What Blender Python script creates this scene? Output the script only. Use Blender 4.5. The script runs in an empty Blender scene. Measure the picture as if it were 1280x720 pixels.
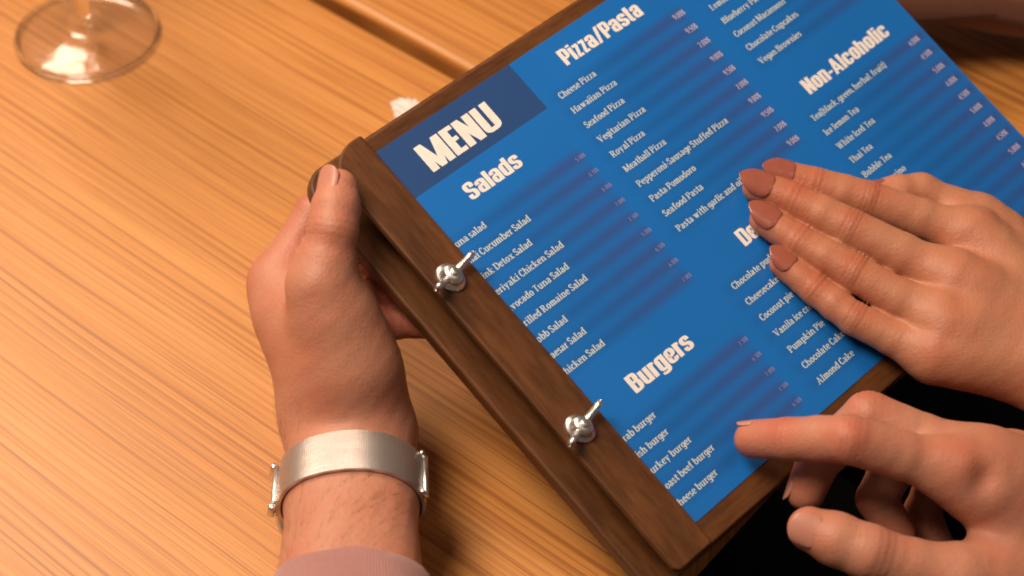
import bpy, bmesh, math, random
import numpy as np
from mathutils import Vector, Matrix

random.seed(4)
# ------------------------------------------------------------------ camera
scene = bpy.context.scene
COL = scene.collection
F_PX, PITCH, CAM_H = 2400.0, math.radians(47.0), 0.69
CAM = np.array([0.0, 0.0, CAM_H])
FW = np.array([0, math.cos(PITCH), -math.sin(PITCH)])
UP = np.array([0, math.sin(PITCH), math.cos(PITCH)])
RT = np.array([1.0, 0, 0])
cam_data = bpy.data.cameras.new('camera')
cam_data.sensor_width = 36.0
cam_data.lens = F_PX / 1280 * 36.0
cam_data.clip_start = 0.02
cam_data.clip_end = 60
cam_data.dof.use_dof = True
cam_data.dof.focus_distance = 0.845
cam_data.dof.aperture_fstop = 7.0
cam = bpy.data.objects.new('camera', cam_data)
COL.objects.link(cam)
cam.location = CAM.tolist()
cam.rotation_euler = (math.pi / 2 - PITCH, 0, 0)
scene.camera = cam

# ------------------------------------------------------------------ light
world = bpy.data.worlds.new('World')
scene.world = world
world.use_nodes = True
bg = world.node_tree.nodes['Background']
bg.inputs[0].default_value = (1.0, 0.78, 0.60, 1)
bg.inputs[1].default_value = 0.11

def area_lamp(name, loc, target, size, power, color):
    d = bpy.data.lights.new(name, 'AREA')
    d.shape = 'DISK'; d.size = size; d.energy = power; d.color = color
    o = bpy.data.objects.new(name, d); COL.objects.link(o)
    o.location = loc
    o.rotation_euler = (Vector(target) - Vector(loc)).to_track_quat('-Z', 'Y').to_euler()
    return o
area_lamp('ceiling_and_fill_lamp', (-0.78, 1.42, 1.40), (-0.10, 0.62, 0), 0.60, 23, (1.0, 0.79, 0.58))
area_lamp('ceiling_and_fill_lamp', (-0.52, 0.40, 1.36), (-0.12, 0.6, 0), 0.60, 22.5, (1.0, 0.82, 0.64))
area_lamp('ceiling_and_fill_lamp', (0.75, 0.05, 1.9), (0.1, 0.6, 0), 0.7, 1.5, (1.0, 0.82, 0.68))  # added weak fill from the front right, not a ceiling lamp

scene.cycles.filter_width = 1.9
vs = scene.view_settings
vs.view_transform = 'Standard'; vs.look = 'None'; vs.exposure = 0.0; vs.gamma = 1.0
vs.use_curve_mapping = False

# ------------------------------------------------------------------ helpers
MO = np.array([-0.05904, 0.61163, 0.12068])          # corner of the menu sheet at the clamp
MU = np.array([0.64848, -0.64375, -0.40627])         # down the clamp
MV = np.array([0.70625, 0.70794, 0.00554])           # along the lines of print
MN = np.array([0.28405, -0.29052, 0.91374])          # out of the sheet
MENU_MAT = Matrix(((MV[0], -MU[0], MN[0], MO[0]), (MV[1], -MU[1], MN[1], MO[1]),
                   (MV[2], -MU[2], MN[2], MO[2]), (0, 0, 0, 1)))

def ray(px, py):
    return RT * (px - 640) / F_PX - UP * (py - 360) / F_PX + FW
def at_menu(px, py, mm=0.0):
    q = ray(px, py); t = ((MO + MN * mm / 1000 - CAM) @ MN) / (q @ MN)
    return CAM + q * t
def at_z(px, py, z):
    q = ray(px, py); return CAM + q * ((z - CAM_H) / q[2])
def at_d(px, py, d):
    return CAM + ray(px, py) * d
def depth(P):
    return (np.asarray(P) - CAM) @ FW
def unit(v):
    v = np.asarray(v, float); return v / (np.linalg.norm(v) + 1e-12)

def tag(o, label=None, cat=None, group=None, kind=None):
    if label: o['label'] = label
    if cat: o['category'] = cat
    if group: o['group'] = group
    if kind: o['kind'] = kind
    return o
def link(name, me, mat=None, parent=None):
    o = bpy.data.objects.new(name, me); COL.objects.link(o)
    if mat is not None and me is not None:
        me.materials.clear(); me.materials.append(mat)
    if parent is not None: o.parent = parent
    return o
def empty(name, loc=(0, 0, 0)):
    o = bpy.data.objects.new(name, None); COL.objects.link(o); o.location = loc
    o.empty_display_size = 0.02
    return o
def from_np(name, V, Fc, smooth=True):
    me = bpy.data.meshes.new(name)
    me.from_pydata([tuple(map(float, v)) for v in V], [], [tuple(map(int, f)) for f in Fc])
    if smooth: me.polygons.foreach_set('use_smooth', [True] * len(me.polygons))
    me.update(); return me
def from_bm(name, bm, smooth=False):
    me = bpy.data.meshes.new(name); bmesh.ops.recalc_face_normals(bm, faces=bm.faces)
    bm.to_mesh(me); bm.free()
    if smooth: me.polygons.foreach_set('use_smooth', [True] * len(me.polygons))
    return me
def prism(name, pts, z0, z1, bevel=0.0, seg=2):
    """outline extruded z0..z1, edges bevelled"""
    bm = bmesh.new()
    a = [bm.verts.new((x, y, z0)) for x, y in pts]
    f = bm.faces.new(a)
    r = bmesh.ops.extrude_face_region(bm, geom=[f])
    bmesh.ops.translate(bm, vec=(0, 0, z1 - z0), verts=[e for e in r['geom'] if isinstance(e, bmesh.types.BMVert)])
    if bevel:
        es = [e for e in bm.edges if len(e.link_faces) == 2 and e.calc_face_angle(0) > 0.6]
        bmesh.ops.bevel(bm, geom=es, offset=bevel, segments=seg, affect='EDGES', profile=0.5)
    return from_bm(name, bm)
def lathe(name, prof, seg=48, smooth=True, closed=False):
    V = []; Fc = []
    n = len(prof)
    for i in range(seg):
        a = 2 * math.pi * i / seg
        for r, z in prof: V.append((r * math.cos(a), r * math.sin(a), z))
    for i in range(seg):
        j = (i + 1) % seg
        for k in range(n - 1 if not closed else n):
            k2 = (k + 1) % n
            Fc.append((i * n + k, j * n + k, j * n + k2, i * n + k2))
    bm = bmesh.new(); vs_ = [bm.verts.new(v) for v in V]
    for f in Fc:
        try: bm.faces.new([vs_[q] for q in f])
        except ValueError: pass
    bmesh.ops.remove_doubles(bm, verts=bm.verts, dist=1e-6)
    bmesh.ops.dissolve_degenerate(bm, edges=bm.edges, dist=1e-7)
    return from_bm(name, bm, smooth)

# ------------------------------------------------------------------ materials
def new_mat(name):
    m = bpy.data.materials.new(name); m.use_nodes = True
    nt = m.node_tree
    return m, nt, nt.nodes['Principled BSDF']
def N(nt, t, **kw):
    n = nt.nodes.new(t)
    for k, v in kw.items(): setattr(n, k, v)
    return n
def math_node(nt, op, a, b=None, c=None, clamp=False):
    n = nt.nodes.new('ShaderNodeMath'); n.operation = op; n.use_clamp = clamp
    for i, x in enumerate((a, b, c)):
        if x is None: continue
        if isinstance(x, (int, float)): n.inputs[i].default_value = x
        else: nt.links.new(x, n.inputs[i])
    return n.outputs[0]
def ramp(nt, fac, stops):
    r = nt.nodes.new('ShaderNodeValToRGB')
    el = r.color_ramp.elements
    while len(el) < len(stops): el.new(0.5)
    for e, (p, c) in zip(el, stops):
        e.position = p; e.color = (*c, 1) if len(c) == 3 else c
    nt.links.new(fac, r.inputs[0]); return r.outputs[0]
def mixc(nt, fac, a, b, mode='MIX'):
    n = nt.nodes.new('ShaderNodeMix'); n.data_type = 'RGBA'; n.blend_type = mode
    for i, x in ((0, fac), (6, a), (7, b)):
        if isinstance(x, (int, float)): n.inputs[i].default_value = x
        elif isinstance(x, tuple): n.inputs[i].default_value = (*x, 1)
        else: nt.links.new(x, n.inputs[i])
    return n.outputs[2]
def noise(nt, vec, scale, detail=3.0, rough=0.5, dist=0.0):
    n = nt.nodes.new('ShaderNodeTexNoise')
    n.inputs['Scale'].default_value = scale; n.inputs['Detail'].default_value = detail
    n.inputs['Roughness'].default_value = rough; n.inputs['Distortion'].default_value = dist
    if vec is not None: nt.links.new(vec, n.inputs['Vector'])
    return n.outputs['Fac']
def mapping(nt, scale=(1, 1, 1), loc=(0, 0, 0), src='Object'):
    tc = nt.nodes.new('ShaderNodeTexCoord'); mp = nt.nodes.new('ShaderNodeMapping')
    mp.inputs['Scale'].default_value = scale; mp.inputs['Location'].default_value = loc
    nt.links.new(tc.outputs[src], mp.inputs['Vector']); return mp.outputs['Vector']
def bump(nt, h, strength, dist):
    b = nt.nodes.new('ShaderNodeBump'); b.inputs['Strength'].default_value = strength
    b.inputs['Distance'].default_value = dist; nt.links.new(h, b.inputs['Height']); return b.outputs['Normal']

def table_wood(seed):
    m, nt, p = new_mat('table_oak')
    warp = noise(nt, mapping(nt, (3.0, 7, 1), (seed, 0, 0)), 1.0, 2)
    tc = nt.nodes.new('ShaderNodeTexCoord')
    sep = nt.nodes.new('ShaderNodeSeparateXYZ'); nt.links.new(tc.outputs['Object'], sep.inputs[0])
    y2 = math_node(nt, 'ADD', sep.outputs['Y'], math_node(nt, 'MULTIPLY', warp, 0.008))
    def streak(xs, ys, detail, z, rough=.55):
        cmb = nt.nodes.new('ShaderNodeCombineXYZ')
        nt.links.new(math_node(nt, 'MULTIPLY', sep.outputs['X'], xs), cmb.inputs[0])
        nt.links.new(math_node(nt, 'MULTIPLY', y2, ys), cmb.inputs[1]); cmb.inputs[2].default_value = seed + z
        return noise(nt, cmb.outputs[0], 1.0, detail, rough)
    lines = streak(1.4, 400, 1.5, 0, .45)
    fine = streak(9, 950, 2.0, 5, .6)
    broad = streak(1.2, 60, 2.0, 9)
    patch = noise(nt, mapping(nt, (2.0, 6, 1), (seed + 4, 2, 0)), 1.0, 2)
    col = ramp(nt, broad, [(0.30, (0.520, 0.212, 0.047)), (0.50, (0.545, 0.230, 0.056)), (0.72, (0.57, 0.248, 0.066))])
    col = mixc(nt, 0.85, col, ramp(nt, lines, [(0.32, (0.60, 0.48, 0.37)), (0.45, (0.88, 0.82, 0.76)), (0.55, (1, 1, 1))]), 'MULTIPLY')
    col = mixc(nt, 0.6, col, ramp(nt, fine, [(0.37, (0.62, 0.52, 0.43)), (0.50, (1, 1, 1))]), 'MULTIPLY')
    col = mixc(nt, 0.6, col, ramp(nt, patch, [(0.35, (0.88, 0.84, 0.80)), (0.6, (1, 1, 1))]), 'MULTIPLY')
    nt.links.new(col, p.inputs['Base Color'])
    nt.links.new(math_node(nt, 'MULTIPLY_ADD', fine, 0.14, 0.36), p.inputs['Roughness'])
    p.inputs['Specular IOR Level'].default_value = 0.5
    nt.links.new(bump(nt, math_node(nt, 'ADD', lines, fine), 0.16, 0.0006), p.inputs['Normal'])
    return m
def stained_wood(name, axis):
    m, nt, p = new_mat(name)
    sc = (420, 60, 60) if axis == 'y' else (60, 420, 60)
    g = noise(nt, mapping(nt, sc), 1.0, 4, 0.6)
    sc2 = (70, 14, 30) if axis == 'y' else (14, 70, 30)
    b = noise(nt, mapping(nt, sc2), 1.0, 3, 0.6, 0.4)
    fl = noise(nt, mapping(nt, (55, 55, 55)), 1.0, 3, 0.6)
    col = ramp(nt, b, [(0.3, (0.078, 0.027, 0.0072)), (0.55, (0.128, 0.045, 0.0122)), (0.75, (0.180, 0.067, 0.019))])
    col = mixc(nt, 0.42, col, ramp(nt, g, [(0.38, (0.46, 0.40, 0.36)), (0.58, (1, 1, 1))]), 'MULTIPLY')
    col = mixc(nt, 0.5, col, ramp(nt, fl, [(0.35, (0.70, 0.66, 0.62)), (0.65, (1, 1, 1))]), 'MULTIPLY')
    nt.links.new(col, p.inputs['Base Color'])
    nt.links.new(math_node(nt, 'MULTIPLY_ADD', g, 0.25, 0.32), p.inputs['Roughness'])
    p.inputs['Specular IOR Level'].default_value = 0.4
    nt.links.new(bump(nt, g, 0.25, 0.0004), p.inputs['Normal'])
    return m
def plain(name, col, rough=0.5, metal=0.0, **kw):
    m, nt, p = new_mat(name)
    v = noise(nt, mapping(nt, (1, 1, 1)), 160, 3)
    c = mixc(nt, v, tuple(x * 0.88 for x in col), tuple(min(1, x * 1.1) for x in col))
    nt.links.new(c, p.inputs['Base Color'])
    p.inputs['Roughness'].default_value = rough; p.inputs['Metallic'].default_value = metal
    for k, x in kw.items(): p.inputs[k].default_value = x
    return m
def skin_mat(name, base, red, sss=0.16):
    m, nt, p = new_mat(name)
    at = nt.nodes.new('ShaderNodeAttribute'); at.attribute_name = 'tone'
    sepc = nt.nodes.new('ShaderNodeSeparateColor'); nt.links.new(at.outputs['Color'], sepc.inputs[0])
    blot = noise(nt, mapping(nt), 55, 4, 0.6)
    fine = noise(nt, mapping(nt), 420, 3, 0.6)
    fac = math_node(nt, 'ADD', math_node(nt, 'MULTIPLY', sepc.outputs['Red'], 0.75),
                    math_node(nt, 'MULTIPLY', math_node(nt, 'SUBTRACT', blot, 0.40), 1.3), clamp=True)
    col = mixc(nt, fac, base, red)
    dark = tuple(x * 0.80 for x in base)
    col = mixc(nt, math_node(nt, 'MULTIPLY', math_node(nt, 'SUBTRACT', fine, 0.45, clamp=True), 1.2), col, dark)
    # hair and creases
    col = mixc(nt, math_node(nt, 'MULTIPLY', sepc.outputs['Green'], 0.85), col, tuple(x * 0.45 for x in red))
    nt.links.new(col, p.inputs['Base Color'])
    p.inputs['Roughness'].default_value = 0.50
    p.inputs['Specular IOR Level'].default_value = 0.36
    p.inputs['Subsurface Weight'].default_value = sss
    p.inputs['Subsurface Radius'].default_value = (1.0, 0.35, 0.18)
    p.inputs['Subsurface Scale'].default_value = 0.006
    vor = nt.nodes.new('ShaderNodeTexVoronoi'); vor.inputs['Scale'].default_value = 900
    nt.links.new(mapping(nt), vor.inputs['Vector'])
    h = math_node(nt, 'ADD', math_node(nt, 'MULTIPLY', vor.outputs['Distance'], 0.5), fine)
    nt.links.new(bump(nt, h, 0.32, 0.0006), p.inputs['Normal'])
    return m

M_TABLE = [table_wood(0.0), table_wood(3.7)]
M_WOOD_Y = stained_wood('walnut_stain_along_clamp', 'y')
M_WOOD_X = stained_wood('walnut_stain_board', 'x')
M_STEEL = plain('polished_steel', (0.80, 0.78, 0.76), 0.34, 1.0)
M_SKIN_MAN = skin_mat('skin_light', (0.455, 0.198, 0.126), (0.455, 0.124, 0.074))
M_SKIN_WOMAN = skin_mat('skin_tan', (0.450, 0.195, 0.112), (0.43, 0.118, 0.062))
M_NAIL_POLISH = plain('terracotta_nail_polish', (0.30, 0.084, 0.056), 0.20, 0.0, **{'Coat Weight': 0.4})
M_NAIL = plain('natural_nail', (0.47, 0.20, 0.145), 0.36)
M_DARK = plain('black_cloth', (0.011, 0.014, 0.017), 0.95, 0.0, **{'Specular IOR Level': 0.1})
M_FLOOR = plain('dark_floor', (0.006, 0.005, 0.005), 0.8)
M_ARM_SHADE = plain('arm_shade_brown', (0.18, 0.060, 0.032), 0.9, 0.0, **{'Sheen Weight': 0.2})  # dark brown stands in for shade on the far forearm
M_SCRAP = plain('white_tissue', (0.70, 0.60, 0.56), 0.7)

def knit_mat():
    m, nt, p = new_mat('mauve_rib_knit')
    uvn = nt.nodes.new('ShaderNodeUVMap')
    sp = nt.nodes.new('ShaderNodeSeparateXYZ'); nt.links.new(uvn.outputs[0], sp.inputs[0])
    rib = math_node(nt, 'SINE', math_node(nt, 'MULTIPLY', sp.outputs['X'], 2 * math.pi * 150))
    rib = math_node(nt, 'MULTIPLY_ADD', rib, 0.5, 0.5)
    nz = noise(nt, mapping(nt), 500, 3)
    col = mixc(nt, rib, (0.32, 0.132, 0.118), (0.50, 0.232, 0.208))
    col = mixc(nt, math_node(nt, 'MULTIPLY', nz, 0.4), col, (0.22, 0.10, 0.097))
    nt.links.new(col, p.inputs['Base Color']); p.inputs['Roughness'].default_value = 0.9
    p.inputs['Sheen Weight'].default_value = 0.3
    nt.links.new(bump(nt, math_node(nt, 'ADD', rib, math_node(nt, 'MULTIPLY', nz, 0.6)), 0.6, 0.0008), p.inputs['Normal'])
    return m
def mesh_band_mat():
    m, nt, p = new_mat('milanese_steel_mesh')
    uvn = nt.nodes.new('ShaderNodeUVMap')
    sp = nt.nodes.new('ShaderNodeSeparateXYZ'); nt.links.new(uvn.outputs[0], sp.inputs[0])
    zig = math_node(nt, 'PINGPONG', math_node(nt, 'MULTIPLY', sp.outputs['Y'], 9.0), 0.5)
    a = math_node(nt, 'SINE', math_node(nt, 'MULTIPLY', math_node(nt, 'ADD', math_node(nt, 'MULTIPLY', sp.outputs['X'], 175.0), zig), 2 * math.pi))
    b = math_node(nt, 'SINE', math_node(nt, 'MULTIPLY', sp.outputs['Y'], 2 * math.pi * 24))
    h = math_node(nt, 'MULTIPLY_ADD', math_node(nt, 'ADD', a, b), 0.25, 0.5)
    nt.links.new(mixc(nt, h, (0.34, 0.29, 0.28), (0.80, 0.73, 0.71)), p.inputs['Base Color'])
    p.inputs['Metallic'].default_value = 0.88; p.inputs['Roughness'].default_value = 0.38
    nt.links.new(bump(nt, h, 0.45, 0.0004), p.inputs['Normal'])
    return m
def glass_mat():
    m, nt, p = new_mat('clear_glass')
    p.inputs['Transmission Weight'].default_value = 1.0
    p.inputs['Roughness'].default_value = 0.01; p.inputs['IOR'].default_value = 1.5
    p.inputs['Base Color'].default_value = (0.99, 0.98, 0.97, 1)
    # faint smudges in the gloss
    nt.links.new(math_node(nt, 'MULTIPLY', noise(nt, mapping(nt), 40, 3), 0.03), p.inputs['Roughness'])
    return m
def thin_glass():
    m, nt, p = new_mat('thin_glass')
    out = nt.nodes['Material Output']
    tr = nt.nodes.new('ShaderNodeBsdfTransparent'); tr.inputs[0].default_value = (.985, .98, .975, 1)
    gl_ = nt.nodes.new('ShaderNodeBsdfGlossy'); gl_.inputs['Roughness'].default_value = .17
    lw = nt.nodes.new('ShaderNodeLayerWeight'); lw.inputs['Blend'].default_value = .5
    fr_ = math_node(nt, 'MULTIPLY_ADD', math_node(nt, 'POWER', lw.outputs['Facing'], 3.0), .80, .055)
    nt.links.new(bump(nt, noise(nt, mapping(nt), 60, 2), .22, .004), gl_.inputs['Normal'])
    mx = nt.nodes.new('ShaderNodeMixShader')
    nt.links.new(fr_, mx.inputs[0]); nt.links.new(tr.outputs[0], mx.inputs[1]); nt.links.new(gl_.outputs[0], mx.inputs[2])
    nt.links.new(mx.outputs[0], out.inputs['Surface']); nt.nodes.remove(p)
    return m
M_THIN = thin_glass()
M_KNIT = knit_mat(); M_BAND = mesh_band_mat(); M_GLASS = glass_mat()

# ------------------------------------------------------------------ setting: floor, table
fl = prism('floor', [(-1.6, -1.0), (1.8, -1.0), (1.8, 2.2), (-1.6, 2.2)], -0.78, -0.75)
tag(link('floor', fl, M_FLOOR), kind='structure')

TG = np.array([0.771, -0.637, 0.0]); TG /= np.linalg.norm(TG)   # grain direction
TP = np.array([-TG[1], TG[0], 0.0])
TO = np.array([-0.104, 0.868, 0.0])
TMAT = Matrix(((TG[0], TP[0], 0, TO[0]), (TG[1], TP[1], 0, TO[1]), (0, 0, 1, 0), (0, 0, 0, 1)))
table = empty('table'); table.matrix_world = TMAT
tag(table, 'warm oak table with fine straight grain and one dark joint between its panels', 'table')
EDGE = 0.384
for i, (y0, y1) in enumerate(((-0.72, -0.0040), (0.0050, 0.62))):
    me = prism('tabletop_panel', [(-0.95, y0), (EDGE, y0), (EDGE, y1), (-0.95, y1)], -0.030, 0.0, 0.0055, 5)
    me.polygons.foreach_set('use_smooth', [True] * len(me.polygons))
    o = link('tabletop_panel', me, M_TABLE[i], table)
    o.modifiers.new('wn', 'WEIGHTED_NORMAL').keep_sharp = True
o = link('joint_strip', prism('joint_strip', [(-0.94, -0.03), (EDGE - 0.01, -0.03), (EDGE - 0.01, 0.03), (-0.94, 0.03)], -0.044, -0.0305), M_WOOD_X, table)
for x in (-0.88, EDGE - 0.12):
    for y in (-0.62, 0.52):
        link('leg', prism('leg', [(x - .03, y - .03), (x + .03, y - .03), (x + .03, y + .03), (x - .03, y + .03)], -0.75, -0.0305, 0.004), M_WOOD_X, table)

# ------------------------------------------------------------------ menu holder
holder = empty('menu_holder'); holder.matrix_world = MENU_MAT
tag(holder, 'dark stained wooden menu board with clamp bar and two wing nuts', 'menu board')
def round_rect(x0, x1, y0, y1, r, n=8):
    """r = radii for corners (x0,y0),(x1,y0),(x1,y1),(x0,y1)"""
    P = []
    for (cx, cy, a0, rr) in ((x0, y0, 180, r[0]), (x1, y0, 270, r[1]), (x1, y1, 0, r[2]), (x0, y1, 90, r[3])):
        sx = 1 if cx == x0 else -1; sy = 1 if cy == y0 else -1
        for k in range(n + 1):
            a = math.radians(a0 + 90 * k / n)
            P.append((cx + sx * rr + rr * math.cos(a), cy + sy * rr + rr * math.sin(a)))
    return P
mm = 0.001
# the sheet lies at height 0; x = along print, y = -down the clamp
front = prism('front_board', round_rect(-8 * mm, 268 * mm, -221 * mm, 7.4 * mm, (2 * mm, 3 * mm, 3 * mm, 2 * mm)), -5.2 * mm, -0.25 * mm, 0.0009, 2)
link('front_board', front, M_WOOD_X, holder)
back = prism('back_board', round_rect(-32.0 * mm, 268 * mm, -222.5 * mm, 11.5 * mm, (4 * mm, 4 * mm, 4 * mm, 12 * mm), 10), -18.5 * mm, -11.0 * mm, 0.0014, 3)
link('back_board', back, M_WOOD_Y, holder)
spine = prism('spine', round_rect(-7 * mm, -1 * mm, -216 * mm, 3 * mm, (1 * mm,) * 4, 2), -11.1 * mm, -5.1 * mm)
link('spine', spine, M_WOOD_Y, holder)
spine2 = prism('spacer', round_rect(250 * mm, 262 * mm, -200 * mm, -20 * mm, (1 * mm,) * 4, 2), -11.1 * mm, -5.1 * mm)
link('spacer', spine2, M_WOOD_Y, holder)
bar = prism('clamp_bar', round_rect(-24.7 * mm, -2.8 * mm, -220.5 * mm, 8.8 * mm, (3.2 * mm, 2 * mm, 1.5 * mm, 17 * mm), 10), 1.6 * mm, 5.3 * mm, 0.0010, 3)
link('clamp_pad', prism('clamp_pad', round_rect(-11 * mm, -3.4 * mm, -216 * mm, 4 * mm, (1 * mm,) * 4, 2), 0.15 * mm, 1.65 * mm), M_WOOD_Y, holder)
link('clamp_bar', bar, M_WOOD_Y, holder)
def wing_nut(u, v, rot):
    me = lathe('wing_nut', [(0, 6.2 * mm), (1.9 * mm, 6.2 * mm), (3.0 * mm, 5.9 * mm), (3.8 * mm, 5.0 * mm), (4.2 * mm, 3.4 * mm), (4.4 * mm, 1.9 * mm), (5.4 * mm, 1.5 * mm), (5.8 * mm, 0.8 * mm), (5.7 * mm, 0), (0, 0)], 28)
    o = link('wing_nut', me, M_STEEL, holder)
    o.location = (v * mm, -u * mm, 5.32 * mm); o.rotation_euler = (0, 0, rot); o.scale = (1.0, 1.22, 1.0)
    for s in (1, -1):
        path = [(2.2, 3.4, 1.7, 2.2), (4.4, 3.9, 1.5, 2.3), (6.6, 4.8, 1.35, 2.6), (8.8, 6.0, 1.3, 3.0), (10.6, 7.0, 1.3, 3.1), (12.0, 7.8, 1.1, 2.4), (12.8, 8.2, 0.5, 0.9)]
        V = []; Fc = []; n = 12
        for x, z, ty, tz in path:
            for k in range(n):
                a = 2 * math.pi * k / n
                V.append((s * (x - tz * math.sin(a) * 0.45) * mm, ty * math.cos(a) * mm, (z + tz * math.sin(a) * 0.85) * mm))
        for i in range(len(path) - 1):
            for k in range(n): Fc.append((i * n + k, i * n + (k + 1) % n, (i + 1) * n + (k + 1) % n, (i + 1) * n + k))
        Fc.append(tuple(range(n))); Fc.append(tuple(range((len(path) - 1) * n, len(path) * n))[::-1])
        link('wing', from_np('wing', V, Fc), M_STEEL, o)
    link('bolt_tip', lathe('bolt_tip', [(0, 7.6 * mm), (1.3 * mm, 7.6 * mm), (1.6 * mm, 7.2 * mm), (1.6 * mm, 5.0 * mm), (0, 5.0 * mm)], 16), M_STEEL, o)
wing_nut(65.5, -15.6, math.radians(8)); wing_nut(149.5, -15.9, math.radians(14))
edge_rod = lathe('lit_edge_rod', [(0, 0), (0.45 * mm, 0), (0.45 * mm, 7 * mm), (0, 7 * mm)], 10)  # thin steel rod added to draw a lit edge beside the back board
o = link('lit_edge_rod', edge_rod, M_STEEL, holder)
o.location = (-35.2 * mm, -31.6 * mm, -19.6 * mm); o.rotation_euler = (0, math.radians(90), 0)

# ------------------------------------------------------------------ menu sheet
def sheet_h(v, u):   # gentle lift of the loose end of the sheet (metres)
    t = np.clip((np.asarray(v) - 0.20) / 0.08, 0, 1)
    return 0.0022 * t * t + 0.0003 * np.sin(np.asarray(u) * 38) * t
def sheet_material():
    m, nt, p = new_mat('printed_blue_sheet')
    tc = nt.nodes.new('ShaderNodeTexCoord'); sp = nt.nodes.new('ShaderNodeSeparateXYZ')
    nt.links.new(tc.outputs['Object'], sp.inputs[0])
    v = math_node(nt, 'MULTIPLY', sp.outputs['X'], 1000.0); u = math_node(nt, 'MULTIPLY', sp.outputs['Y'], -1000.0)
    def ss(x, a, b):
        n = nt.nodes.new('ShaderNodeMapRange'); n.interpolation_type = 'SMOOTHSTEP'
        n.inputs['From Min'].default_value = a; n.inputs['From Max'].default_value = b
        nt.links.new(x, n.inputs['Value']); return n.outputs['Result']
    base = mixc(nt, noise(nt, mapping(nt), 14, 2), (0.0040, 0.122, 0.445), (0.0062, 0.145, 0.515))
    total = None
    # blocks of rows: v from..to, first row centre, row pitch, number of rows
    for (va, vb, u0, pitch, n) in ((-20, 81, 53.8, 9.03, 9), (-20, 81, 163.8, 8.85, 5), (84, 178, 25.6, 9.0, 10),
                                   (84, 178, 142.4, 9.38, 7), (184, 278, -4.0, 9.0, 9), (184, 278, 103.6, 9.0, 12)):
        ph = math_node(nt, 'MULTIPLY', math_node(nt, 'SUBTRACT', u, u0), 2 * math.pi / pitch)
        st = math_node(nt, 'MULTIPLY_ADD', math_node(nt, 'COSINE', ph), 0.5, 0.5)
        w = math_node(nt, 'MULTIPLY', ss(u, u0 - pitch * .55, u0 - pitch * .45), math_node(nt, 'SUBTRACT', 1.0, ss(u, u0 + pitch * (n - .55), u0 + pitch * (n - .45))))
        w = math_node(nt, 'MULTIPLY', w, ss(v, va, va + 6)); w = math_node(nt, 'MULTIPLY', w, math_node(nt, 'SUBTRACT', 1.0, ss(v, vb - 5, vb)))
        grow = math_node(nt, 'MULTIPLY_ADD', ss(v, va, vb - 15), 0.55, 0.30)
        st = math_node(nt, 'MULTIPLY', math_node(nt, 'MULTIPLY_ADD', st, 0.70, 0.30), math_node(nt, 'MULTIPLY', w, grow))
        total = st if total is None else math_node(nt, 'ADD', total, st)
    vt = math_node(nt, 'FRACT', math_node(nt, 'DIVIDE', math_node(nt, 'ADD', v, 20.0), 100.0))
    deep = mixc(nt, ss(vt, 0.35, 0.95), (0.004, 0.066, 0.250), (0.034, 0.058, 0.225))
    col = mixc(nt, math_node(nt, 'MULTIPLY', total, 0.80, clamp=True), base, deep)
    band = math_node(nt, 'MULTIPLY', math_node(nt, 'LESS_THAN', u, 27.0), math_node(nt, 'LESS_THAN', v, 81.5))
    col = mixc(nt, band, col, (0.018, 0.062, 0.200))
    nt.links.new(col, p.inputs['Base Color'])
    p.inputs['Roughness'].default_value = 0.40; p.inputs['Specular IOR Level'].default_value = 0.5
    nt.links.new(bump(nt, noise(nt, mapping(nt), 12, 2), 0.10, 0.006), p.inputs['Normal'])
    return m
nv, nu = 60, 12
V = []; Fc = []
for j in range(nu + 1):
    for i in range(nv + 1):
        v_, u_ = -0.020 + 0.297 * i / nv, 0.210 * j / nu
        V.append((v_, -u_, float(sheet_h(v_, u_))))
n1 = len(V)
V += [(x, y, z - 0.0002) for x, y, z in V]
for j in range(nu):
    for i in range(nv):
        a = j * (nv + 1) + i; q = (a, a + nv + 1, a + nv + 2, a + 1)
        Fc.append(q); Fc.append(tuple(n1 + k for k in q[::-1]))
rim = [i for i in range(nv + 1)] + [j * (nv + 1) + nv for j in range(1, nu + 1)] + [nu * (nv + 1) + i for i in range(nv - 1, -1, -1)] + [j * (nv + 1) for j in range(nu - 1, 0, -1)]
for k in range(len(rim)):
    a, b = rim[k], rim[(k + 1) % len(rim)]
    Fc.append((a, b, n1 + b, n1 + a))
sheet = link('menu_sheet', from_np('menu_sheet', V, Fc, False), sheet_material())
sheet.matrix_world = MENU_MAT
sheet.location = (MO + MN * 0.00005).tolist()
tag(sheet, 'blue printed menu sheet headed MENU, clamped in the wooden board', 'menu')

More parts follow.
